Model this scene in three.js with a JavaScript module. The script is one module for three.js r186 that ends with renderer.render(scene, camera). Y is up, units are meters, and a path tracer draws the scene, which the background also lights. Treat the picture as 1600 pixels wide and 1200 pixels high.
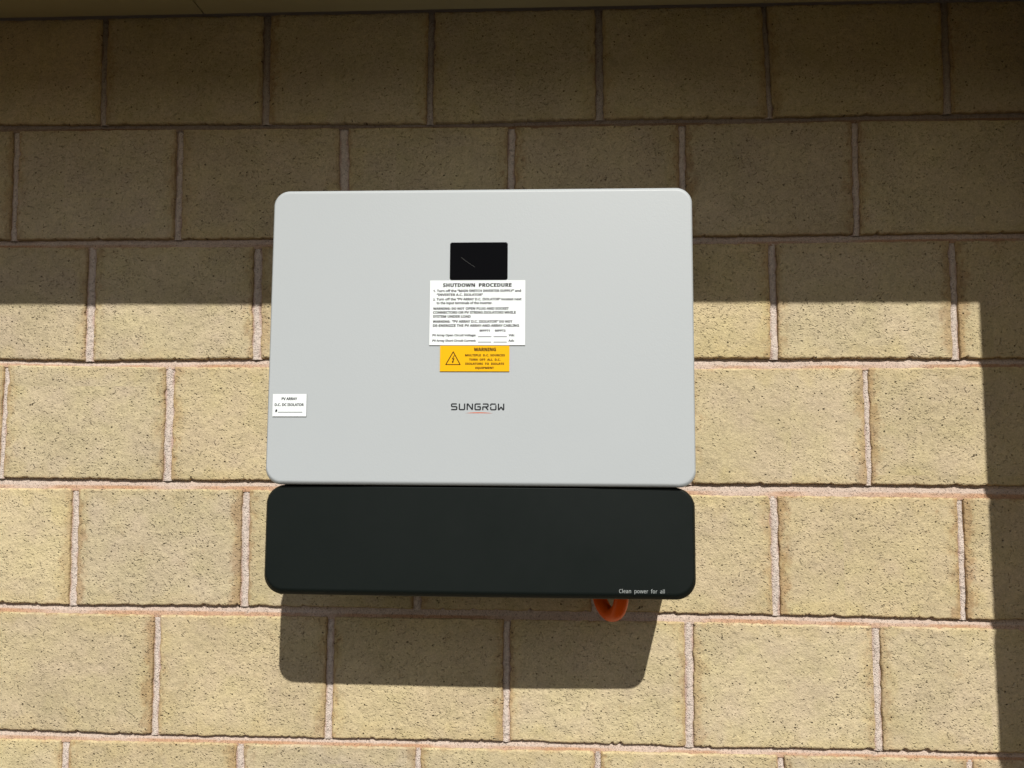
import * as THREE from 'three';
import { RoundedBoxGeometry } from 'three/addons/geometries/RoundedBoxGeometry.js';
import { mergeGeometries, toCreasedNormals } from 'three/addons/utils/BufferGeometryUtils.js';

// ---------------------------------------------------------------- camera, sky, sun, exposure
const scene = new THREE.Scene();
const camera = new THREE.PerspectiveCamera(53.09, 4 / 3, 0.05, 2000);
camera.position.set(0.0259, 0.0532, 1.0556);
camera.rotation.set(0.0833, 0.0444, 0.0059, 'YXZ');

const SUN = new THREE.Vector3(0.22, 0.885, 1).normalize();
{                                                        // hazy clear sky: pale towards the horizon, blue overhead
  const W = 64, Hh = 256, d = new Float32Array(W * Hh * 4);
  for (let j = 0; j < Hh; j++) {
    const e = Math.max(0, ((j + 0.5) / Hh - 0.5) * Math.PI), k = Math.sin(e) ** 0.8;
    const c = [0.60 + (0.15 - 0.60) * k, 0.555 + (0.21 - 0.555) * k, 0.48 + (0.37 - 0.48) * k];
    for (let i = 0; i < W; i++) d.set([...c, 1], 4 * (j * W + i));
  }
  const t = new THREE.DataTexture(d, W, Hh, THREE.RGBAFormat, THREE.FloatType);
  t.mapping = THREE.EquirectangularReflectionMapping; t.magFilter = t.minFilter = THREE.LinearFilter; t.wrapS = THREE.RepeatWrapping; t.needsUpdate = true;
  scene.background = t; scene.environment = t;
}

const sun = new THREE.DirectionalLight(0xfffaf3, 4.8);
sun.position.copy(SUN).multiplyScalar(6);
sun.target.position.set(0, 0, 0);
sun.castShadow = true;
sun.shadow.mapSize.set(4096, 4096);
Object.assign(sun.shadow.camera, { left: -2.6, right: 2.6, top: 2.6, bottom: -2.6, near: 0.5, far: 14 });
scene.add(sun, sun.target);

const renderer = new THREE.WebGLRenderer({ antialias: true });
renderer.setSize(1024, 768);
renderer.toneMapping = THREE.LinearToneMapping;
renderer.toneMappingExposure = 0.89;
renderer.shadowMap.enabled = true;

// ---------------------------------------------------------------- helpers
const clamp = (v, a = 0, b = 1) => Math.min(b, Math.max(a, v));
const sstep = (a, b, v) => { const t = clamp((v - a) / (b - a)); return t * t * (3 - 2 * t); };
const lerp = (a, b, t) => a + (b - a) * t;
function rng(seed) { let s = seed >>> 0; return () => { s = (s + 0x6d2b79f5) >>> 0; let t = Math.imul(s ^ (s >>> 15), 1 | s); t = (t + Math.imul(t ^ (t >>> 7), 61 | t)) ^ t; return ((t ^ (t >>> 14)) >>> 0) / 4294967296; }; }
function hash(x, y, s) { let h = Math.imul(x, 374761393) ^ Math.imul(y, 668265263) ^ Math.imul(s, 974634689); h = Math.imul(h ^ (h >>> 13), 1274126177); return ((h ^ (h >>> 16)) >>> 0) / 4294967296; }
function vn(x, y, s) {                                   // value noise, -1..1
  const ix = Math.floor(x), iy = Math.floor(y); let fx = x - ix, fy = y - iy;
  fx = fx * fx * (3 - 2 * fx); fy = fy * fy * (3 - 2 * fy);
  return (lerp(lerp(hash(ix, iy, s), hash(ix + 1, iy, s), fx), lerp(hash(ix, iy + 1, s), hash(ix + 1, iy + 1, s), fx), fy)) * 2 - 1;
}
const fbm = (x, y, s, n = 3) => { let a = 1, v = 0, t = 0; for (let i = 0; i < n; i++) { v += a * vn(x, y, s + i * 17); t += a; a *= 0.5; x *= 2.03; y *= 2.03; } return v / t; };
const used = new Map();
function numbered(name) { const n = used.get(name) ?? 0; used.set(name, n + 1); return n ? `${name}_${String(n).padStart(3, '0')}` : name; }
function mesh(name, geometry, material, parent) {
  const m = new THREE.Mesh(geometry, material); m.name = numbered(name); m.castShadow = m.receiveShadow = true; (parent ?? scene).add(m); return m;
}
function thing(name, label, category, pos = [0, 0, 0]) {
  const g = new THREE.Group(); g.name = numbered(name); g.position.set(...pos); g.userData = { label, category }; scene.add(g); return g;
}
function dataTex(w, h, data, srgb) {
  const t = new THREE.DataTexture(data, w, h, THREE.RGBAFormat); t.wrapS = t.wrapT = THREE.RepeatWrapping;
  t.magFilter = THREE.LinearFilter; t.minFilter = THREE.LinearMipmapLinearFilter; t.generateMipmaps = true; if (srgb) t.colorSpace = THREE.SRGBColorSpace; t.needsUpdate = true; return t;
}
const toS = (v) => { v = clamp(v); return 255 * (v <= 0.0031308 ? v * 12.92 : 1.055 * v ** (1 / 2.4) - 0.055); };

// ---------------------------------------------------------------- brick face material: fine sandy clay with pits and drying cracks
const TEX = 2048, TILE = 1.024;                          // 0.5 mm per texel
function brickTextures() {
  const N = TEX, H = new Float32Array(N * N), D = new Float32Array(N * N), r = rng(7);
  const grain = new Float32Array(N * N);
  for (let y = 0; y < N; y++) for (let x = 0; x < N; x++) {
    const i = y * N + x, a = vn(x / 2.1, y / 2.1, 1), b = vn(x / 5.5, y / 4.6, 2), c = vn(x / 15, y / 12, 3);
    grain[i] = 0.5 * a + 0.3 * b + 0.2 * c + (hash(x, y, 5) - 0.5) * 0.7;
    H[i] = 0.12 * a + 0.10 * b + 0.12 * c + (hash(x, y, 6) - 0.5) * 0.16;    // mm
  }
  const dab = (cx, cy, rad, depth, dirt) => {
    const R = Math.ceil(rad + 1);
    for (let dy = -R; dy <= R; dy++) for (let dx = -R; dx <= R; dx++) {
      const d = Math.hypot(dx - (cx - Math.floor(cx)), dy - (cy - Math.floor(cy))), k = clamp(rad + 0.5 - d);
      if (k <= 0) continue;
      const i = ((Math.floor(cy) + dy) & (N - 1)) * N + ((Math.floor(cx) + dx) & (N - 1));
      H[i] = Math.min(H[i], lerp(H[i], -depth, k)); D[i] = Math.max(D[i], k * dirt);
    }
  };
  const patch = (x, y) => vn(x / 130, y / 110, 11) + 0.6 * vn(x / 40, y / 40, 12);
  for (let n = 0; n < 42000; n++) {                      // small pits, mostly longer than tall
    const x = r() * N, y = r() * N; if (patch(x, y) < (r() - 0.75) * 1.6) continue;
    const q = 0.45 + r() * 0.45, dirt = 0.22 + 0.55 * r() * r() + 0.1 * r(), a = (r() - 0.5) * 1.6, k = 1 + Math.floor(r() * 2.4);
    for (let j = 0; j < k; j++) dab(x + Math.cos(a) * j, y + Math.sin(a) * j, q, 0.5 + r() * 0.5, dirt);
  }
  for (let n = 0; n < 900; n++) { const x = r() * N, y = r() * N, k = 2 + Math.floor(r() * 3); for (let j = 0; j < k; j++) dab(x + (r() - 0.5) * 3, y + (r() - 0.5) * 2, 0.6 + r() * 0.9, 0.9 + r() * 0.6, 0.75 + 0.25 * r()); }
  for (let n = 0; n < 13000; n++) {                      // crackle: short crooked hairlines that gather in patches
    let x = r() * N, y = r() * N;
    if (vn(x / 150, y / 130, 11) + 0.6 * vn(x / 45, y / 45, 12) < (r() - 0.62) * 1.2) continue;
    let a = (r() < 0.72 ? (r() - 0.5) * 1.5 - 0.25 : r() * 6.28), L = 3 + r() * r() * r() * 18, dirt = 0.3 + 0.5 * r(), wd = 0.42 + 0.5 * r() * r();
    for (let s = 0; s < L; s += 0.8) {
      dab(x, y, wd * (1 - 0.5 * s / L), 0.7 + 0.5 * wd, dirt * (1 - 0.4 * s / L));
      x += Math.cos(a) * 0.8; y += Math.sin(a) * 0.8; a += (r() - 0.5) * 1.0; if (r() < 0.05) a += (r() - 0.5) * 2.4;
    }
  }
  const col = new Uint8Array(N * N * 4), hgt = new Uint8Array(N * N * 4);
  for (let y = 0; y < N; y++) for (let x = 0; x < N; x++) {
    const i = y * N + x, w = fbm(x / 90, y / 80, 31, 3), v = fbm(x / 60, y / 55, 41, 3);
    const g = 1 + 0.26 * grain[i] + 0.07 * w, d = D[i], light = hash(x >> 1, y >> 1, 51) > 0.978 ? 1.22 : 1;  // pale grains, with the glint of raised sunlit grains painted in
    let R = 0.552 * g * light, G = 0.463 * g * light * (1 + 0.02 * v), B = 0.292 * g * light * (1 - 0.07 * v);
    R = lerp(R, 0.06, d * 0.95); G = lerp(G, 0.036, d * 0.95); B = lerp(B, 0.014, d * 0.95);
    col[4 * i] = toS(R); col[4 * i + 1] = toS(G); col[4 * i + 2] = toS(B); col[4 * i + 3] = 255;
    const h = clamp((H[i] + 1.6) / 2.4) * 255; hgt[4 * i] = hgt[4 * i + 1] = hgt[4 * i + 2] = h; hgt[4 * i + 3] = 255;
  }
  return [dataTex(N, N, col, true), dataTex(N, N, hgt, false)];
}
const [brickMap, brickBump] = brickTextures();
const brickMat = new THREE.MeshStandardMaterial({ name: 'cream_clay', map: brickMap, bumpMap: brickBump, bumpScale: 0.0042, roughness: 0.95, vertexColors: true });
function mortarTextures() {
  const N = 512, col = new Uint8Array(N * N * 4), hgt = new Uint8Array(N * N * 4);
  for (let y = 0; y < N; y++) for (let x = 0; x < N; x++) {
    const i = y * N + x, a = vn(x / 2, y / 2, 61), b = vn(x / 7, y / 7, 62), p = hash(x >> 1, y >> 1, 63), s = p > 0.955 ? 0.55 : p < 0.05 ? 1.12 : 1;
    const g = (1 + 0.13 * a + 0.09 * b) * s;
    col[4 * i] = toS(0.8 * g); col[4 * i + 1] = toS(0.8 * g); col[4 * i + 2] = toS(0.8 * g); col[4 * i + 3] = 255;
    const h = clamp(0.55 + 0.2 * a + 0.15 * b - (s < 0.6 ? 0.3 : 0)) * 255; hgt[4 * i] = hgt[4 * i + 1] = hgt[4 * i + 2] = h; hgt[4 * i + 3] = 255;
  }
  return [dataTex(N, N, col, true), dataTex(N, N, hgt, false)];
}
const [mortarMap, mortarBump] = mortarTextures();
const mortarMat = new THREE.MeshStandardMaterial({ name: 'sandy_mortar', map: mortarMap, bumpMap: mortarBump, bumpScale: 0.0022, roughness: 0.96, vertexColors: true });

// ---------------------------------------------------------------- brick wall
const MX = 0.240, MY = 0.172, WALL_L = -2.35, WALL_R = 0.735, GROUND = -1.722;
// upright joints of the courses in view: [x at the top, x at the bottom, width] in mm
const PERP = [null,
  [[-624, -620, 8], [-382, -379, 11], [-140, -141, 9], [100, 101, 11], [334, 339, 7], [583, 582, 10]],
  [[-748, -744, 9], [-505, -502, 10], [-265, -260, 13], [-24, -24, 10], [216, 217, 9], [455, 453, 9], [694, 694, 9]],
  [[-626, -622, 12], [-384, -381, 12], [-142, -142, 10], [97, 98, 10], [337, 338, 10], [580, 580, 10]],
  [[-743, -740, 7], [-504, -502, 12], [-263, -263, 10], [-22, -22, 10], [218, 218, 10], [458, 459, 7], [698, 698, 9]],
  [[-632, -628, 11], [-389, -387, 11], [-148, -148, 10], [92, 92, 10], [332, 333, 10], [576, 575, 8]],
  [[-747, -745, 9], [-507, -504, 9], [-266, -266, 10], [-26, -26, 9], [217, 216, 11], [461, 461, 10], [701, 701, 9]],
  [[-627, -627, 9], [-385, -385, 11], [-144, -144, 7], [95, 95, 7], [334, 334, 7], [575, 575, 7]]];
// level joints: [x, upper edge, lower edge] in mm about the joint's own height
const BED = [null,
  [[-774, 6.5, -5.1], [-629, 3.6, -5], [-506, 2, -5.7], [-393, 1.5, -5.2], [-207, -1.5, -6.7], [-23, -0.6, -8.1], [67, 1.9, -7.4], [211, 2.8, -7.4], [335, 1.1, -5.8], [450, 2.3, -6], [684, 5.5, -6.8]],
  [[-763, 4.6, -5.8], [-620, 6, -6.6], [-498, 4.8, -7.3], [-387, 5, -7], [231, 3.9, -7], [332, 4.1, -6.7], [445, 5.2, -4.7], [676, 7.2, -4.3]],
  [[-752, 4.4, -4.7], [-621, 1.8, -8.2], [-381, 4.7, -7], [229, 7.4, -8.9], [328, 5.3, -9.6], [575, 5.5, -5.8], [667, 6.4, -4.8]],
  [[-741, 8, -7.2], [-511, 6.2, -6.2], [-375, 7.2, -6], [226, 6.7, -7.9], [324, 8.3, -8.7], [451, 7.6, -8.5], [576, 7.8, -9.1], [659, 6.8, -10.1]],
  [[-730, 8.9, -5], [-625, 6.1, -6], [-512, 9.5, -6], [-396, 8.6, -5.1], [-268, 7.1, -4.8], [-19, 6.6, -4.4], [224, 7.7, -4], [333, 6.9, -3.9], [446, 5.3, -5.5], [569, 4.7, -6.8], [651, 6.8, -7.1]],
  [[-719, 9.4, -3.3], [-509, 7.2, -2], [-364, 7.9, -2.1], [-263, 7.6, -1.6], [-27, 9.5, -2], [213, 7.4, -0.7], [457, 8.8, -1.6], [643, 8.3, -0.5]]];
for (let c = 8; c <= 13; c++) PERP[c] = [0, 1, 2, 3, 4, 5].map((k) => { const x = (c % 2 ? -627 : -506) + k * 240; return [x, x, 9]; });
function bedEdge(b, x, side) {                           // world y of a joint's upper (1) or lower (2) edge
  const base = -MY * (b - 4), t = BED[b];
  if (b === 0) return 0.6808;
  if (!t) return base + (side === 1 ? 0.006 : -0.005);
  const X = x * 1000; let i = 0; while (i < t.length - 2 && X > t[i + 1][0]) i++;
  const k = clamp((X - t[i][0]) / (t[i + 1][0] - t[i][0]));
  return base + lerp(t[i][side], t[i + 1][side], k) / 1000;
}
for (let c = 1; c <= 13; c++) {                          // the courses run on out of the frame
  const P = PERP[c].map(([a, b, w]) => [a / 1000, b / 1000, w / 1000]);
  while (P[0][0] > WALL_L) P.unshift([P[0][0] - MX, P[0][1] - MX, 0.010]);
  while (P.at(-1)[0] < WALL_R) P.push([P.at(-1)[0] + MX, P.at(-1)[1] + MX, 0.010]);
  PERP[c] = P;
}
const wall = thing('brick_wall', 'cream clay brick wall with pinkish mortar joints behind the wall mounted unit', 'wall');

function gridLines(L, step) {                            // metres, closer together near both ends
  const e = step < 0.006 ? [0, 0.0004, 0.001, 0.0018, 0.0028, 0.004, 0.0056, 0.0074] : [0, 0.0012, 0.004], out = [...e], a = e.at(-1), n = Math.max(1, Math.round((L - 2 * a) / step));
  for (let i = 1; i < n; i++) out.push(a + (L - 2 * a) * i / n);
  for (let i = e.length - 1; i >= 0; i--) out.push(L - e[i]);
  return out;
}
function brickGeometry(q, seed, step) {                  // q: [x,y] of top-left, top-right, bottom-right, bottom-left
  const r = rng(seed * 7919 + 13), W = ((q[1][0] - q[0][0]) + (q[2][0] - q[3][0])) / 2, Hh = ((q[0][1] - q[3][1]) + (q[1][1] - q[2][1])) / 2;
  const gx = gridLines(W, step), gy = gridLines(Hh, step), nx = gx.length, ny = gy.length;
  const off = [r() * TILE, r() * TILE], flip = r() < 0.5 ? -1 : 1, z0 = (r() - 0.5) * 0.0014, tiltX = (r() - 0.5) * 0.0016, tiltY = (r() - 0.5) * 0.0016;
  const tone = 0.93 + r() * 0.12, warm = (r() - 0.5) * 0.05, blue = (r() - 0.5) * 0.10, stainAmt = 0.5 + r() * 0.6, topStain = 0.3 + r() * 0.7, rough = 0.7 + r() * 0.6;
  const cL = r(), cR = r();
  const pos = [], uv = [], col = [], idx = [];
  const at = (i, j, back) => {
    const u = gx[i] / W, v = gy[j] / Hh, dl = gx[i], dr = W - gx[i], dt = gy[j], db = Hh - gy[j];
    let x = lerp(lerp(q[0][0], q[1][0], u), lerp(q[3][0], q[2][0], u), v), y = lerp(lerp(q[0][1], q[3][1], v), lerp(q[1][1], q[2][1], v), u);
    const X = x * 1000, Y = y * 1000, fall = (d) => Math.max(0, 1 - d / 0.014);
    const eL = 0.9 * fbm(Y / 9, seed, 71, 3) + 0.8 * Math.max(0, fbm(Y / 14, seed, 72, 2) - 0.35) * 3, eR = 0.9 * fbm(Y / 9, seed, 73, 3) + 0.8 * Math.max(0, fbm(Y / 14, seed, 74, 2) - 0.35) * 3;
    const eT = 0.6 * fbm(X / 10, seed, 75, 3) + Math.max(0, fbm(X / 8, seed, 76, 2) - 0.42) * 3, eB = 0.7 * fbm(X / 8, seed, 77, 3) + Math.max(0, fbm(X / 6, seed, 78, 2) - 0.4) * 4;
    x += 1.5 * (eL * fall(dl) - eR * fall(dr)) / 1000; y += (-1.2 * eT * fall(dt) + 1.5 * eB * fall(db)) / 1000;
    const R = 0.0026 * (1 + 0.5 * vn(X / 12, Y / 12, 81 + seed)), round = (d) => d >= R ? 0 : R * (1 - Math.sqrt(1 - (1 - d / R) ** 2));
    let z = z0 + tiltX * (u - 0.5) + tiltY * (v - 0.5) - Math.min(0.0042, Math.max(round(dl), round(dr)) + Math.max(round(dt), round(db)));
    const inner = Math.min(1, Math.min(dl, dr, dt, db) / 0.006);
    z += inner * rough * (0.55 * fbm(X / 34, Y / 26, seed + 91, 2) + 0.36 * fbm(X / 11, Y / 8, seed + 95, 2) + 0.16 * vn(X / 4, Y / 3.4, seed + 99)) / 1000;
    const rag = Math.max(0, 1 - Math.min(dl, dr) / 0.018) * Math.max(0, fbm(X / 5, Y / 9, seed + 103, 3) - 0.05);   // scuffed ends
    z -= inner * rag * 0.0034;
    if (back) z = -0.016;
    pos.push(x, y, z);
    uv.push(off[0] + flip * x / TILE, off[1] + flip * y / TILE);
    // kiln and mortar stains, darker and redder at the ends and along the top arris
    const nz = 0.75 * fbm(X / 14, Y / 18, seed + 111, 3) + 0.45 * fbm(X / 3.2, Y / 4.5, seed + 115, 2), ends = Math.max((0.3 + cL) * (1 - dl / 0.022), (0.3 + cR) * (1 - dr / 0.022), 0);
    let s = stainAmt * sstep(0.35, 1.0, ends + 0.85 * nz) * 0.7;
    s = Math.max(s, topStain * sstep(0.7, 1.15, (1 - dt / 0.010) + 0.75 * nz) * 0.9);
    s = Math.max(s, 0.5 * sstep(0.6, 1.1, (1 - db / 0.007) + 0.6 * nz));
    s = Math.max(s, Math.min(0.85, rag * 2.2 * stainAmt), 0.75 * stainAmt * sstep(0.1, 0.7, (1 - Math.min(dl, dr) / 0.006) + 0.7 * fbm(X / 3, Y / 9, seed + 151, 2)), 0.55 * sstep(0.3, 0.9, (1 - db / 0.0045) + 0.5 * nz));
    const yel = 0.5 * sstep(0.2, 0.9, (1 - Math.min(dl, dr, db, dt) / 0.028) + 0.8 * fbm(X / 20, Y / 26, seed + 131, 2));
    const m = (1 + 0.07 * fbm(X / 60, Y / 50, seed + 141, 2)) * (1 + 0.13 * sstep(0.0032, 0.0016, dt));   // sun highlight painted along the top arris
    col.push(tone * m * (1 + warm * 0.5) * lerp(1, 0.72, s), tone * m * (1 - 0.02 * yel) * lerp(1, 0.58, s), tone * m * (1 + blue - warm) * lerp(1, 0.50, s) * (1 - 0.15 * yel));
  };
  for (let j = 0; j < ny; j++) for (let i = 0; i < nx; i++) at(i, j);
  for (let j = 0; j < ny - 1; j++) for (let i = 0; i < nx - 1; i++) { const a = j * nx + i, b = a + 1, c = a + nx, d = c + 1; idx.push(a, c, b, b, c, d); }
  const ring = []; for (let i = 0; i < nx; i++) ring.push([i, 0]); for (let j = 1; j < ny; j++) ring.push([nx - 1, j]); for (let i = nx - 2; i >= 0; i--) ring.push([i, ny - 1]); for (let j = ny - 2; j > 0; j--) ring.push([0, j]);
  const b0 = pos.length / 3; for (const [i, j] of ring) at(i, j, true);
  for (let k = 0; k < ring.length; k++) { const k2 = (k + 1) % ring.length, a = ring[k][1] * nx + ring[k][0], b = ring[k2][1] * nx + ring[k2][0]; idx.push(a, b, b0 + k, b, b0 + k2, b0 + k); }
  const g = new THREE.BufferGeometry(); g.setAttribute('position', new THREE.Float32BufferAttribute(pos, 3)); g.setAttribute('uv', new THREE.Float32BufferAttribute(uv, 2)); g.setAttribute('color', new THREE.Float32BufferAttribute(col, 3));
  g.setIndex(idx); g.computeVertexNormals(); return g;
}
function strip(pts, rows, color) {                       // pts(k, t) -> [x,y,z]; rows across, columns along
  const [nu, nv] = rows, pos = [], uv = [], col = [], idx = [];
  for (let i = 0; i < nu; i++) for (let j = 0; j < nv; j++) { const u = i / (nu - 1), v = j / (nv - 1), p = pts(u, v); pos.push(...p); uv.push(p[0] / 0.2, p[1] / 0.2); col.push(...color(u, v, p)); }
  for (let i = 0; i < nu - 1; i++) for (let j = 0; j < nv - 1; j++) { const a = i * nv + j, b = a + 1, c = a + nv, d = c + 1; idx.push(a, b, c, c, b, d); }
  const g = new THREE.BufferGeometry(); g.setAttribute('position', new THREE.Float32BufferAttribute(pos, 3)); g.setAttribute('uv', new THREE.Float32BufferAttribute(uv, 2)); g.setAttribute('color', new THREE.Float32BufferAttribute(col, 3));
  g.setIndex(idx); g.computeVertexNormals(); return g;
}
const PINK = [0.74, 0.61, 0.51], ORANGE = [0.62, 0.37, 0.22], RED = [0.62, 0.42, 0.33], mix3 = (a, b, k) => [lerp(a[0], b[0], k), lerp(a[1], b[1], k), lerp(a[2], b[2], k)];
const mortarParts = [];
for (let b = 1; b <= 12; b++) {
  const x0 = WALL_L - 0.1, x1 = WALL_R + 0.2, fine = b <= 6, n = fine ? 700 : 60;
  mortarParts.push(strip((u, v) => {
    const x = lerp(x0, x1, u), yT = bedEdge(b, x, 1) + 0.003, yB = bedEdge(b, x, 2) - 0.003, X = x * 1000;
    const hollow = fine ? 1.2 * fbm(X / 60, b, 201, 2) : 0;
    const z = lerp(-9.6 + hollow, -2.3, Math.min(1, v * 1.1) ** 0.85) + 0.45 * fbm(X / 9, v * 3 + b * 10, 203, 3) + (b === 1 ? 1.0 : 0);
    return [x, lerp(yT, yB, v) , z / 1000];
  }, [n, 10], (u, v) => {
    const X = lerp(x0, x1, u) * 1000, k = sstep(0.60, 0.66, v + 0.07 * fbm(X / 8, b, 211, 3)) * clamp(0.62 + 0.9 * fbm(X / 70, b * 5, 213, 2), 0.2, 1);
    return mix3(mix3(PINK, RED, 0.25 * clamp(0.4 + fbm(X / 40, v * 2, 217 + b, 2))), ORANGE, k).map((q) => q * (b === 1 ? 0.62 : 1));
  }));
}
const wallBricks = [];
for (let c = 1; c <= 13; c++) {
  const P = PERP[c], fine = c <= 7;
  for (let k = 0; k < P.length; k++) {
    const [xt, xb, w] = P[k], yT = bedEdge(c - 1, xt, 2) - 0.0005, yB = c === 13 ? -1.72 : bedEdge(c, xb, 1) - 0.0015, inView = fine && xt > -0.85;
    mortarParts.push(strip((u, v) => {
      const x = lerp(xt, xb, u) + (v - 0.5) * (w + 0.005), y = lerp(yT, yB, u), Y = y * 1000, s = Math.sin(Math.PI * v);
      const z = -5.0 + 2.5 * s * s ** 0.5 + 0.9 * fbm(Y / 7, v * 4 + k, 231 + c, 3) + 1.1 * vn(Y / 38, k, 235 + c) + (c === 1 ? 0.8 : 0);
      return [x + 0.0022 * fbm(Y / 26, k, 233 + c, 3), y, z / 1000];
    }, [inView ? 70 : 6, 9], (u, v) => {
      const s = Math.abs(v - 0.5) * 2, Y = lerp(yT, yB, u) * 1000;
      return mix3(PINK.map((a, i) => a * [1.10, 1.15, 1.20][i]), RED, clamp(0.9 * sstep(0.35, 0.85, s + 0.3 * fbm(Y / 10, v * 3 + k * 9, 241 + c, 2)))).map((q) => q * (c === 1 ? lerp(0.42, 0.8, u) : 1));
    }));
    if (k === P.length - 1) continue;
    const n = P[k + 1], xl = xt + w / 2, xr = n[0] - n[2] / 2, xl2 = xb + w / 2, xr2 = n[1] - n[2] / 2;
    const q = [[xl, bedEdge(c - 1, xl, 2)], [xr, bedEdge(c - 1, xr, 2)], [xr2, c === 13 ? -1.72 : bedEdge(c, xr2, 1)], [xl2, c === 13 ? -1.72 : bedEdge(c, xl2, 1)]];
    const hidden = xl > -0.27 && xr < 0.17 && (c === 4 || c === 3);
    mesh('brick', brickGeometry(q, c * 31 + k, !fine || xr < -0.80 || xl > 0.70 || hidden ? 0.03 : 0.0021), brickMat, wall);
  }
}
mesh('mortar', mergeGeometries(mortarParts), mortarMat, wall);
const plain = (name, rgb, rough, extra = {}) => new THREE.MeshStandardMaterial({ name, color: new THREE.Color().setRGB(...rgb), roughness: rough, ...extra });
{
  const g = new THREE.BoxGeometry(WALL_R - WALL_L + 0.3, 2.72, 0.22); g.translate((WALL_L + WALL_R) / 2 + 0.05, -0.362, -0.11 - 0.0115);
  mesh('backing', g, plain('wall_core', [0.4, 0.33, 0.27], 0.95), wall);
}

// return wall past the right edge of the frame: its free end casts the upright shadow on the right
{
  const t = thing('return_wall', 'short brick return wall projecting under the eaves past the right end', 'wall', [0.700, 0, 0]);
  const Z = 0.4045;
  const bm = plain('return_brick', [0.52, 0.44, 0.25], 0.95, { map: null, bumpMap: brickBump, bumpScale: 0.002 });
  const mk = (L, h) => new RoundedBoxGeometry(0.230, h, L, 2, 0.003);
  const full = mk(0.230, 0.162), half = mk(0.1545, 0.162), closer = mk(0.1545, 0.162);
  for (let c = 1; c <= 13; c++) {
    const y = -MY * (c - 4) + MY / 2, odd = c % 2, parts = odd ? [[full, Z - 0.115], [closer, Z - 0.230 - 0.010 - 0.07725]] : [[half, Z - 0.07725], [full, Z - 0.1545 - 0.010 - 0.115]];
    for (const [g, z] of parts) { const m = mesh('brick', g, bm, t); m.position.set(0.115, Math.min(y, 0.5895), z); }
  }
  const core = new THREE.BoxGeometry(0.222, 2.392, Z - 0.012); core.translate(0.115, -0.526, (Z - 0.012) / 2 + 0.002);
  mesh('mortar', core, plain('return_mortar', [0.5, 0.41, 0.34], 0.95), t);
}

// ---------------------------------------------------------------- ground
{
  const g = new THREE.PlaneGeometry(1200, 1200, 1, 1); g.rotateX(-Math.PI / 2);
  const m = mesh('ground', g, plain('dry_ground', [0.034, 0.022, 0.006], 1), null); m.position.y = GROUND; m.userData.kind = 'structure';
}

// ---------------------------------------------------------------- eaves: soffit sheets, fascia, gutter, roof sheet
{
  const t = thing('eaves', 'cream painted eaves soffit running along the top of the brick wall', 'eaves', [0, 0.680, 0]);
  const paint = plain('cream_paint', [0.50, 0.44, 0.26], 0.75, { bumpMap: mortarBump, bumpScale: 0.0002 });
  const box = (w, h, d, x, y, z) => { const g = new RoundedBoxGeometry(w, h, d, 1, 0.0008); g.translate(x, y, z); return g; };
  const J = -0.4730;
  mesh('soffit_sheet', box(5.4, 0.012, 0.3556, J - 0.0009 - 2.7, 0.006, 0.0064 + 0.1778), paint, t);
  mesh('soffit_sheet', box(5.4, 0.012, 0.3556, J + 0.0009 + 2.7, 0.006, 0.0064 + 0.1778), paint, t);
  mesh('added_joint_strip', box(0.04, 0.004, 0.34, J, 0.0142, 0.18), paint, t);  // unseen, added above the sheet joint to stop sun leaking through
  mesh('fascia', box(10.8, 0.221, 0.018, -0.47, 0.0195, 0.371), plain('fascia_paint', [0.45, 0.4, 0.3], 0.6), t);  // unseen; its drop below the soffit is shaped to shade the top courses
  const s = new THREE.Shape(); s.moveTo(0, 0.11); s.lineTo(0, 0); s.lineTo(0.09, 0); s.absarc(0.075, 0.1, 0.04, -0.6, 0.4); s.lineTo(0.108, 0.115); s.lineTo(0.104, 0.115); s.absarc(0.073, 0.1, 0.038, 0.4, -0.6, true); s.lineTo(0.086, 0.003); s.lineTo(0.003, 0.003); s.lineTo(0.003, 0.11);
  const gu = new THREE.ExtrudeGeometry(s, { depth: 10.8, bevelEnabled: false }); gu.rotateY(-Math.PI / 2); gu.translate(4.93, 0.035, 0.381);
  mesh('gutter', gu, plain('gutter_metal', [0.42, 0.38, 0.3], 0.45), t);
  const rf = new THREE.BoxGeometry(10.9, 0.03, 2.2); rf.translate(0, 0, -1.1); rf.rotateX(0.36); rf.translate(-0.47, 0.20, 0.42);
  mesh('roof_sheet', rf, plain('roof_metal', [0.25, 0.22, 0.2], 0.5), t);
}

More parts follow.
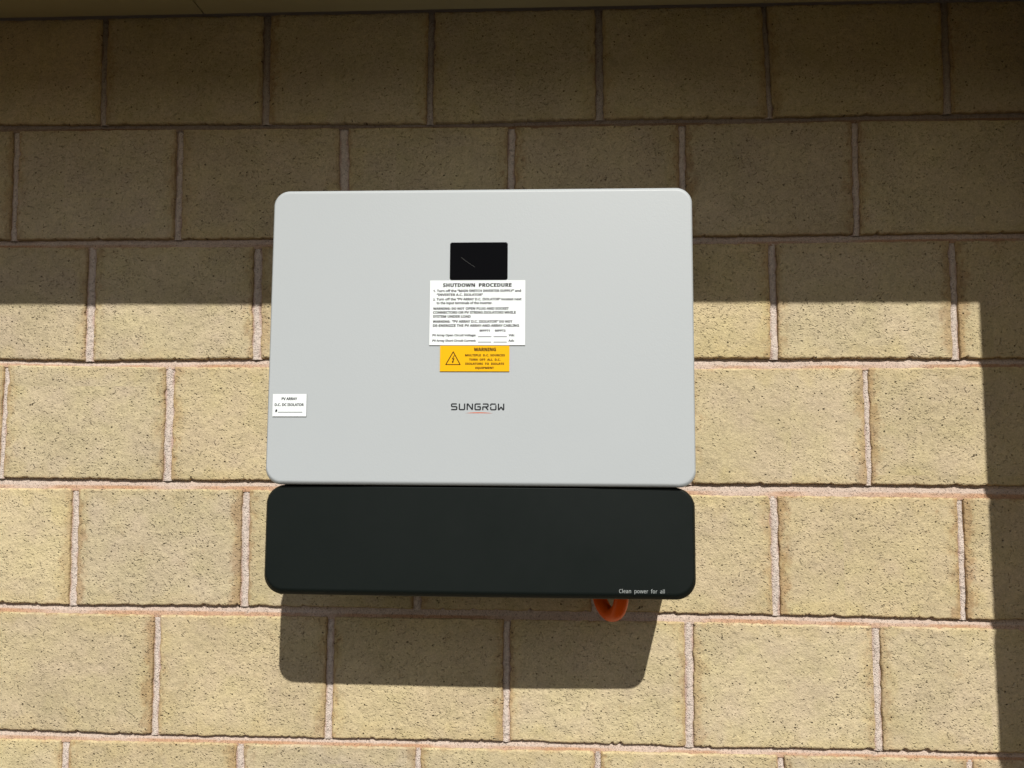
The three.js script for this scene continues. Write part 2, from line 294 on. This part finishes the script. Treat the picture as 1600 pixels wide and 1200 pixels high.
// ---------------------------------------------------------------- the inverter
const BULGE = 0.003;
const inv = thing('wall_inverter', 'white rounded wall mounted solar inverter with black lower cover and warning labels', 'inverter', [-0.0512, 0, 0]);
function shell(cx, rings, bulge = 0) {                   // rings from the back to the front: [left, right, bottom, top, corner radius, z]
  const NC = 14, NS = 26, outline = ([l, rr, bt, t, q]) => {
    const p = [], side = (x0, y0, x1, y1) => { for (let i = 0; i < NS; i++) p.push([lerp(x0, x1, i / NS), lerp(y0, y1, i / NS)]); }, arc = (x, y, a) => { for (let i = 0; i < NC; i++) { const t2 = a + Math.PI / 2 * i / NC; p.push([x + q * Math.cos(t2), y + q * Math.sin(t2)]); } };
    side(l + q, bt, rr - q, bt); arc(rr - q, bt + q, -Math.PI / 2); side(rr, bt + q, rr, t - q); arc(rr - q, t - q, 0);
    side(rr - q, t, l + q, t); arc(l + q, t - q, Math.PI / 2); side(l, t - q, l, bt + q); arc(l + q, bt + q, Math.PI);
    return p;
  };
  const pos = [], idx = [], uv = [], levels = rings.map((g) => outline(g).map(([x, y]) => [x, y, g[5]])), f = rings.at(-1), my = (f[2] + f[3]) / 2, mx = (f[0] + f[1]) / 2, hw = (f[1] - f[0]) / 2;
  for (const k of [0.985, 0.9, 0.75, 0.5, 0.25, 0]) levels.push(levels[rings.length - 1].map(([x, y, z]) => [mx + (x - mx) * lerp(1, k, 0.35) , my + (y - my) * k, z]));
  const M = levels[0].length, zb = rings[0][5], zf = f[5];
  for (const L of levels) for (const [x, y, z] of L) { const w = clamp((z - zb) / (zf - zb)); pos.push(x - cx, y, z - bulge * w * ((x - mx) / hw) ** 2); uv.push(x, y); }
  for (let i = 0; i < levels.length - 1; i++) for (let j = 0; j < M; j++) { const a = i * M + j, b = i * M + (j + 1) % M, c = a + M, d = b + M; idx.push(a, b, c, b, d, c); }
  const g = new THREE.BufferGeometry(); g.setAttribute('position', new THREE.Float32BufferAttribute(pos, 3)); g.setAttribute('uv', new THREE.Float32BufferAttribute(uv, 2)); g.setIndex(idx); g.computeVertexNormals(); return g;
}
function chamfered([l, r, b, t, q], z0, z1, [s, bo, to], deep, round = 0.0007) {   // side, bottom and top chamfer heights
  const at = (k, z) => [l + s * k, r - s * k, b + bo * k, t - to * k, q - s * k * 0.6, z], e = round / Math.max(s, bo);
  return [at(0, z0), at(0, z1 - deep - 0.004), at(0, z1 - deep - round), at(e, z1 - deep + round * 0.5), at(0.5, z1 - deep / 2), at(1 - e, z1 - round * 0.7), at(1 + e, z1), at(1 + 3 * e, z1), at(1 + 8 * e, z1)];
}
function peel(seed, size) {
  const N = 512, d = new Uint8Array(N * N * 4), P = (x, y, k, s) => { const wx = x / N, wy = y / N, n = (a, b) => vn(a * k, b * k, s); return lerp(lerp(n(wx, wy), n(wx - 1, wy), wx), lerp(n(wx, wy - 1), n(wx - 1, wy - 1), wx), wy); };
  for (let y = 0; y < N; y++) for (let x = 0; x < N; x++) { const i = 4 * (y * N + x), h = clamp(0.5 + 0.33 * P(x, y, 110, seed) + 0.25 * P(x, y, 230, seed + 1)) * 255; d[i] = d[i + 1] = d[i + 2] = h; d[i + 3] = 255; }
  const t = dataTex(N, N, d, false); t.repeat.set(1 / size, 1 / size); return t;
}
const peelTex = peel(301, 0.16);
function sheen(seed, lo) {                               // uneven sheen: handling marks and settled dust
  const N = 512, d = new Uint8Array(N * N * 4), P = (x, y, k, s) => { const wx = x / N, wy = y / N, n = (a, b) => vn(a * k, b * k, s); return lerp(lerp(n(wx, wy), n(wx - 1, wy), wx), lerp(n(wx, wy - 1), n(wx - 1, wy - 1), wx), wy); };
  for (let y = 0; y < N; y++) for (let x = 0; x < N; x++) { const i = 4 * (y * N + x), h = 255 * clamp(lerp(lo, 1, 0.5 + 0.45 * P(x, y, 5, seed) + 0.3 * P(x, y, 17, seed + 1) + 0.2 * P(x, y, 60, seed + 2))); d[i] = d[i + 1] = d[i + 2] = h; d[i + 3] = 255; }
  const t = dataTex(N, N, d, false); t.repeat.set(1 / 0.62, 1 / 0.62); return t;
}
const white = new THREE.MeshPhysicalMaterial({ name: 'white_powder_coat', color: new THREE.Color().setRGB(0.484, 0.524, 0.537), roughness: 0.54, roughnessMap: sheen(401, 0.78), bumpMap: peelTex, bumpScale: 0.00006, specularIntensity: 1.0 });
const black = new THREE.MeshPhysicalMaterial({ name: 'satin_black_plastic', color: new THREE.Color().setRGB(0.0055, 0.0090, 0.0080), roughness: 0.52, roughnessMap: sheen(411, 0.84), bumpMap: peelTex, bumpScale: 0.00003, specularIntensity: 0.5 });
const alu = plain('grey_aluminium', [0.30, 0.30, 0.30], 0.5, { metalness: 0.6 });
const darkPlastic = plain('dark_plastic', [0.02, 0.02, 0.02], 0.5);
{
  mesh('front_housing', shell(-0.0512, chamfered([-0.2969, 0.1945, 0.0102, 0.3557, 0.0185], 0.118, 0.180, [0.0020, 0.0036, 0.0030], 0.0027, 0.0006)), white, inv);
  const rear = shell(-0.0512, chamfered([-0.2935, 0.1911, 0.0142, 0.3522, 0.016], 0.012, 0.121, [0.002, 0.002, 0.002], 0.002));
  const back = mesh('rear_casing', rear, alu, inv);
  const fins = []; for (let i = 0; i < 22; i++) { const f = new THREE.BoxGeometry(0.002, 0.006, 0.085); f.translate(-0.21 + i * 0.02, 0.3545, 0.062); fins.push(f); }
  const fm = mesh('cooling_fins', mergeGeometries(fins), alu, back); fm.userData.kind = 'stuff';
  const cov = shell(-0.0512, chamfered([-0.2982, 0.1948, -0.1154, 0.0094, 0.0225], 0.012, 0.1752, [0.0032, 0.0060, 0.0012], 0.0042, 0.0008), BULGE);
  mesh('lower_cover', cov, black, inv);
  const seam = new THREE.BoxGeometry(0.45, 0.0022, 0.12); seam.translate(0, 0.0100, 0.100);
  mesh('seam_gasket', seam, darkPlastic, inv);
  const br = new THREE.BoxGeometry(0.36, 0.26, 0.0135); br.translate(0, 0.19, 0.0062);
  mesh('mounting_bracket', br, alu, inv);
}
// printed plates and prints
function canvas(w, h, draw) {
  const c = document.createElement('canvas'); c.width = w; c.height = h; draw(c.getContext('2d'), w, h);
  const t = new THREE.CanvasTexture(c); t.colorSpace = THREE.SRGBColorSpace; t.anisotropy = 8; return t;
}
const S = 9;                                            // canvas pixels per millimetre
function words(g, s, x, y, size, { bold, width, align = 'left', color = '#06070a', thin } = {}) {   // x, y (baseline), size (cap height), width in mm
  g.font = `${bold ? 'bold ' : ''}${size * S / 0.714}px sans-serif`; g.fillStyle = color; g.textAlign = 'left'; g.textBaseline = 'alphabetic';
  const w = g.measureText(s).width, k = width ? width * S / w : 1, W = w * k;
  g.save(); g.translate(x * S - (align === 'center' ? W / 2 : 0), y * S); g.scale(k, 1); g.fillText(s, 0, 0);
  g.lineWidth = size * S * (bold ? 0.07 : 0.12); g.strokeStyle = color; if (g.lineWidth && !thin) g.strokeText(s, 0, 0); g.restore();
  return W / S;
}
function plate(name, x0, x1, y1, y0, thick, tex, tilt = 0) {   // mm on the front face, y1 the top
  const edge = plain('laminate_core', [0.012, 0.012, 0.014], 0.5), front = new THREE.MeshPhysicalMaterial({ name: name + '_print', map: tex, roughness: 0.5, specularIntensity: 0.4 });
  const m = mesh(name, new THREE.BoxGeometry((x1 - x0) / 1000, (y1 - y0) / 1000, thick), [edge, edge, edge, edge, front, edge], inv);
  m.position.set((x0 + x1) / 2000 + 0.0512, (y0 + y1) / 2000, 0.180 + thick / 2 + 0.00005); m.rotation.z = tilt; return m;
}
{
  const w = 110.6, h = 75.7, sc = w / 741;               // 741 units wide in the enlarged photograph
  plate('shutdown_notice', -108.8, 1.8, 246.7, 171.0, 0.0011, canvas(Math.round(w * S), Math.round(h * S), (g, W, H) => {
    g.fillStyle = '#f3fafa'; g.fillRect(0, 0, W, H);
    const T = (s, x, y, x2, cap, bold) => words(g, s, (x - 163) * sc, (y - 393) * sc, cap * sc, { bold, width: (x2 - x) * sc });
    T('SHUTDOWN  PROCEDURE', 263, 444, 799, 28, true);
    T('1.', 189, 484, 208, 17, true); T('Turn off the “MAIN SWITCH INVERTER SUPPLY” and', 218, 484, 872, 17);
    T('“INVERTER A.C. ISOLATOR”', 216, 515, 575, 17);
    T('2.', 189, 552, 206, 17, true); T('Turn off the “PV ARRAY D.C. ISOLATOR” located next', 216, 550, 874, 17);
    T('to the input terminals of the inverter.', 216, 580, 651, 17);
    T('WARNING: DO NOT', 190, 624, 432, 18, true); T('OPEN PLUG AND SOCKET', 442, 624, 776, 18);
    T('CONNECTORS OR PV STRING ISOLATORS WHILE', 189, 655, 832, 18);
    T('SYSTEM UNDER LOAD', 189, 686, 482, 18);
    T('WARNING:', 189, 725, 325, 18, true); T('“PV ARRAY D.C. ISOLATOR”', 338, 725, 694, 18); T('DO NOT', 703, 725, 804, 18, true);
    T('DE-ENERGIZE THE PV ARRAY AND ARRAY CABLING', 188, 757, 858, 18);
    T('MPPT1', 551, 795, 634, 15, true); T('MPPT2', 670, 795, 753, 15, true);
    T('PV Array Open Circuit Voltage:', 186, 831, 526, 15); T('Vdc', 778, 831, 822, 15);
    T('PV Array Short Circuit Current:', 186, 873, 525, 15); T('Adc', 777, 873, 820, 15);
    g.fillStyle = '#23262a'; for (const [x, x2, y] of [[541, 643, 832], [661, 763, 832], [541, 643, 874], [661, 763, 874]]) g.fillRect((x - 163) * sc * S, (y - 393) * sc * S, (x2 - x) * sc * S, 0.75 * S);
  }));
}
{
  const w = 80, h = 29.7, sc = w / 540;
  plate('warning_plate', -96.1, -16.1, 170.4, 140.7, 0.0011, canvas(Math.round(w * S), Math.round(h * S), (g, W, H) => {
    g.fillStyle = '#fabc00'; g.fillRect(0, 0, W, H);
    const T = (s, x, y, x2, cap, bold) => words(g, s, (x - 240) * sc, (y - 902) * sc, cap * sc, { bold, width: (x2 - x) * sc, color: '#2a1c04' });
    T('WARNING', 504, 945, 678, 26, true);
    T('MULTIPLE  D.C. SOURCES', 434, 985, 745, 16, true); T('TURN  OFF  ALL  D.C.', 467, 1019, 713, 16, true); T('ISOLATORS  TO  ISOLATE', 437, 1051, 740, 16, true); T('EQUIPMENT', 515, 1083, 660, 16, true);
    g.strokeStyle = '#2a1c04'; g.lineJoin = 'round'; g.lineWidth = 7 * sc * S;
    const X = (x) => (x - 240) * sc * S, Y = (y) => (y - 902) * sc * S;
    g.beginPath(); g.moveTo(X(343), Y(950)); g.lineTo(X(398), Y(1050)); g.lineTo(X(286), Y(1050)); g.closePath(); g.stroke();
    g.fillStyle = '#2a1c04'; g.beginPath(); for (const [x, y] of [[349, 978], [331, 1009], [343, 1007], [337, 1025], [332, 1023], [338, 1040], [350, 1027], [344, 1027], [354, 1000], [342, 1002], [356, 978]]) g.lineTo(X(x), Y(y)); g.closePath(); g.fill();
  }));
}
{
  const w = 39.6, h = 26, sc = w / 312;
  plate('isolator_tag', -289.7, -250.1, 114.1, 88.2, 0.0012, canvas(Math.round(w * S), Math.round(h * S), (g, W, H) => {
    g.fillStyle = '#f3fafa'; g.fillRect(0, 0, W, H);
    const T = (s, x, y, x2, cap) => words(g, s, (x - 163) * sc, (y - 215) * sc, cap * sc, { width: (x2 - x) * sc });
    T('PV ARRAY', 242, 270, 386, 23); T('D.C. DC ISOLATOR', 180, 325, 448, 23); T('#', 188, 380, 206, 24); T('#', 189, 380, 207, 24);
    g.fillStyle = '#23262a'; g.fillRect((212 - 163) * sc * S, (379 - 215) * sc * S, 226 * sc * S, 0.7 * S);
  }), 0.003);
}
function print(name, w, h, x, y, z, material) { const m = mesh(name, new THREE.PlaneGeometry(w / 1000, h / 1000), material, inv); m.position.set(x / 1000 + 0.0512, y / 1000, z); return m; }
const decal = (tex, rough) => new THREE.MeshStandardMaterial({ name: 'printed_ink', map: tex, transparent: true, roughness: rough });
{
  const w = 70, h = 18, tex = canvas(w * 20, h * 20, (g) => {
    g.scale(20, 20); g.clearRect(0, 0, w, h); g.translate(4.2, 3);
    g.strokeStyle = '#12181e'; g.lineWidth = 1.5; g.lineJoin = 'bevel'; g.lineCap = 'butt';
    const L = 7.15, H = 6.6, put = (x, ...lines) => { for (const l of lines) { g.beginPath(); l.forEach(([a, b], i) => g[i ? 'lineTo' : 'moveTo'](x + 0.6 + a * (L - 1.2), 0.6 + (1 - b) * (H - 0.1))); g.stroke(); } };
    const p = 9.0;
    put(0, [[1, 1], [0.12, 1], [0, 0.9], [0, 0.62], [0.12, 0.52], [0.88, 0.52], [1, 0.42], [1, 0.1], [0.88, 0], [-0.08, 0]]);
    put(p, [[0, 1.08], [0, 0.1], [0.12, 0], [0.88, 0], [1, 0.1], [1, 1.08]]);
    put(2 * p, [[0, -0.08], [0, 1], [0.14, 1], [0.92, 0.06], [1, 0.06], [1, 1.08]]);
    put(3 * p, [[1.05, 1], [0.12, 1], [0, 0.9], [0, 0.1], [0.12, 0], [1, 0], [1, 0.52], [0.42, 0.52]]);
    put(4 * p - 0.1, [[0, 1], [0.88, 1], [1, 0.9], [1, 0.6], [0.88, 0.5], [0, 0.5], [0, -0.08]], [[0.5, 0.5], [1.02, -0.06]]);
    put(5 * p - 0.1, [[0, 0.66], [0, 0.9], [0.12, 1], [0.86, 1], [0.97, 0.93]], [[1, 0.80], [1, 0.1], [0.88, 0], [0.12, 0], [0, 0.1], [0, 0.5]]);
    put(6 * p - 0.2, [[0, 1.08], [0, 0], [0.1, 0], [0.5, 0.48], [0.88, 0], [1, 0], [1, 1.08]]);
    const gr = g.createLinearGradient(15, 0, 49, 0); gr.addColorStop(0, 'rgba(214,120,80,0)'); gr.addColorStop(0.2, 'rgba(214,96,44,1)'); gr.addColorStop(0.85, 'rgba(214,96,44,1)'); gr.addColorStop(1, 'rgba(214,120,80,0)');
    g.fillStyle = gr; g.beginPath(); g.moveTo(15, 11.2); g.quadraticCurveTo(32, 9.0, 49, 11.2); g.quadraticCurveTo(32, 10.9, 15, 11.2); g.fill();
  });
  print('logo_print', w, h, -51.9 + 0.0, 97.9, 0.18012, decal(tex, 0.4));
}
{
  const w = 60, h = 10, tex = canvas(w * 8, h * 8, (g) => { g.clearRect(0, 0, w * 8, h * 8); const k = 8 / S; g.scale(k, k); words(g, 'Clean  power  for  all', 4, 7, 4.2, { width: 51.6, color: '#a9b0ae', thin: true }); });
  const g = new THREE.PlaneGeometry(w / 1000, h / 1000, 12, 1), P = g.attributes.position;
  for (let i = 0; i < P.count; i++) { P.setZ(i, -BULGE * ((P.getX(i) + 0.1339 + 0.0517) / 0.2433) ** 2); }
  g.computeVertexNormals();
  const m = mesh('slogan_print', g, decal(tex, 0.5), inv); m.position.set(0.1339 + 0.0512, -0.1057, 0.17535);
}
{
  const g = shell(0, chamfered([-0.0350, 0.0324, 0.24715, 0.29185, 0.0026], 0.1795, 0.1810, [0.0009, 0.0009, 0.0009], 0.0008, 0.0002));
  const scr = mesh('display_screen', g, new THREE.MeshPhysicalMaterial({ name: 'black_glass', color: new THREE.Color().setRGB(0.0025, 0.0026, 0.0034), roughness: 0.12, specularIntensity: 0.2 }), inv);
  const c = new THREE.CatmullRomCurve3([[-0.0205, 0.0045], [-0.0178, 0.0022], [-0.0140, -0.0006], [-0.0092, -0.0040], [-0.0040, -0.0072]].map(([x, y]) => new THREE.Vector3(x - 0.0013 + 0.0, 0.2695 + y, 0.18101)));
  mesh('painted_reflection', new THREE.TubeGeometry(c, 16, 0.00009, 5), plain('reflection_tint', [0.16, 0.16, 0.15], 0.5), scr);  // pale streak painting a reflection on the glass
}

// ---------------------------------------------------------------- orange conduit looping under the cover
{
  const t = thing('orange_conduit', 'glossy orange cable conduit looping out below the black lower cover', 'conduit', [0.1, -0.11, 0.09]);
  const V = (x, y, z) => new THREE.Vector3(x, y, z);
  const pts = [V(-0.0063, 0.004, -0.030), V(-0.0068, -0.018, -0.027), V(-0.0035, -0.031, -0.018), V(0.0045, -0.0392, -0.004), V(0.0125, -0.034, 0.010), V(0.0165, -0.020, 0.018), V(0.0165, 0.004, 0.022)];
  mesh('bent_tube', new THREE.TubeGeometry(new THREE.CatmullRomCurve3(pts), 72, 0.0088, 20), new THREE.MeshPhysicalMaterial({ name: 'orange_pvc', color: new THREE.Color().setRGB(0.86, 0.115, 0.004), roughness: 0.35, specularIntensity: 0.5 }), t);
  for (const p of [pts[0], pts.at(-1)]) { const g = new THREE.CylinderGeometry(0.0125, 0.0125, 0.010, 6); g.translate(p.x, 0.002, p.z); mesh('gland_nut', g, darkPlastic, t); }
}

renderer.render(scene, camera);
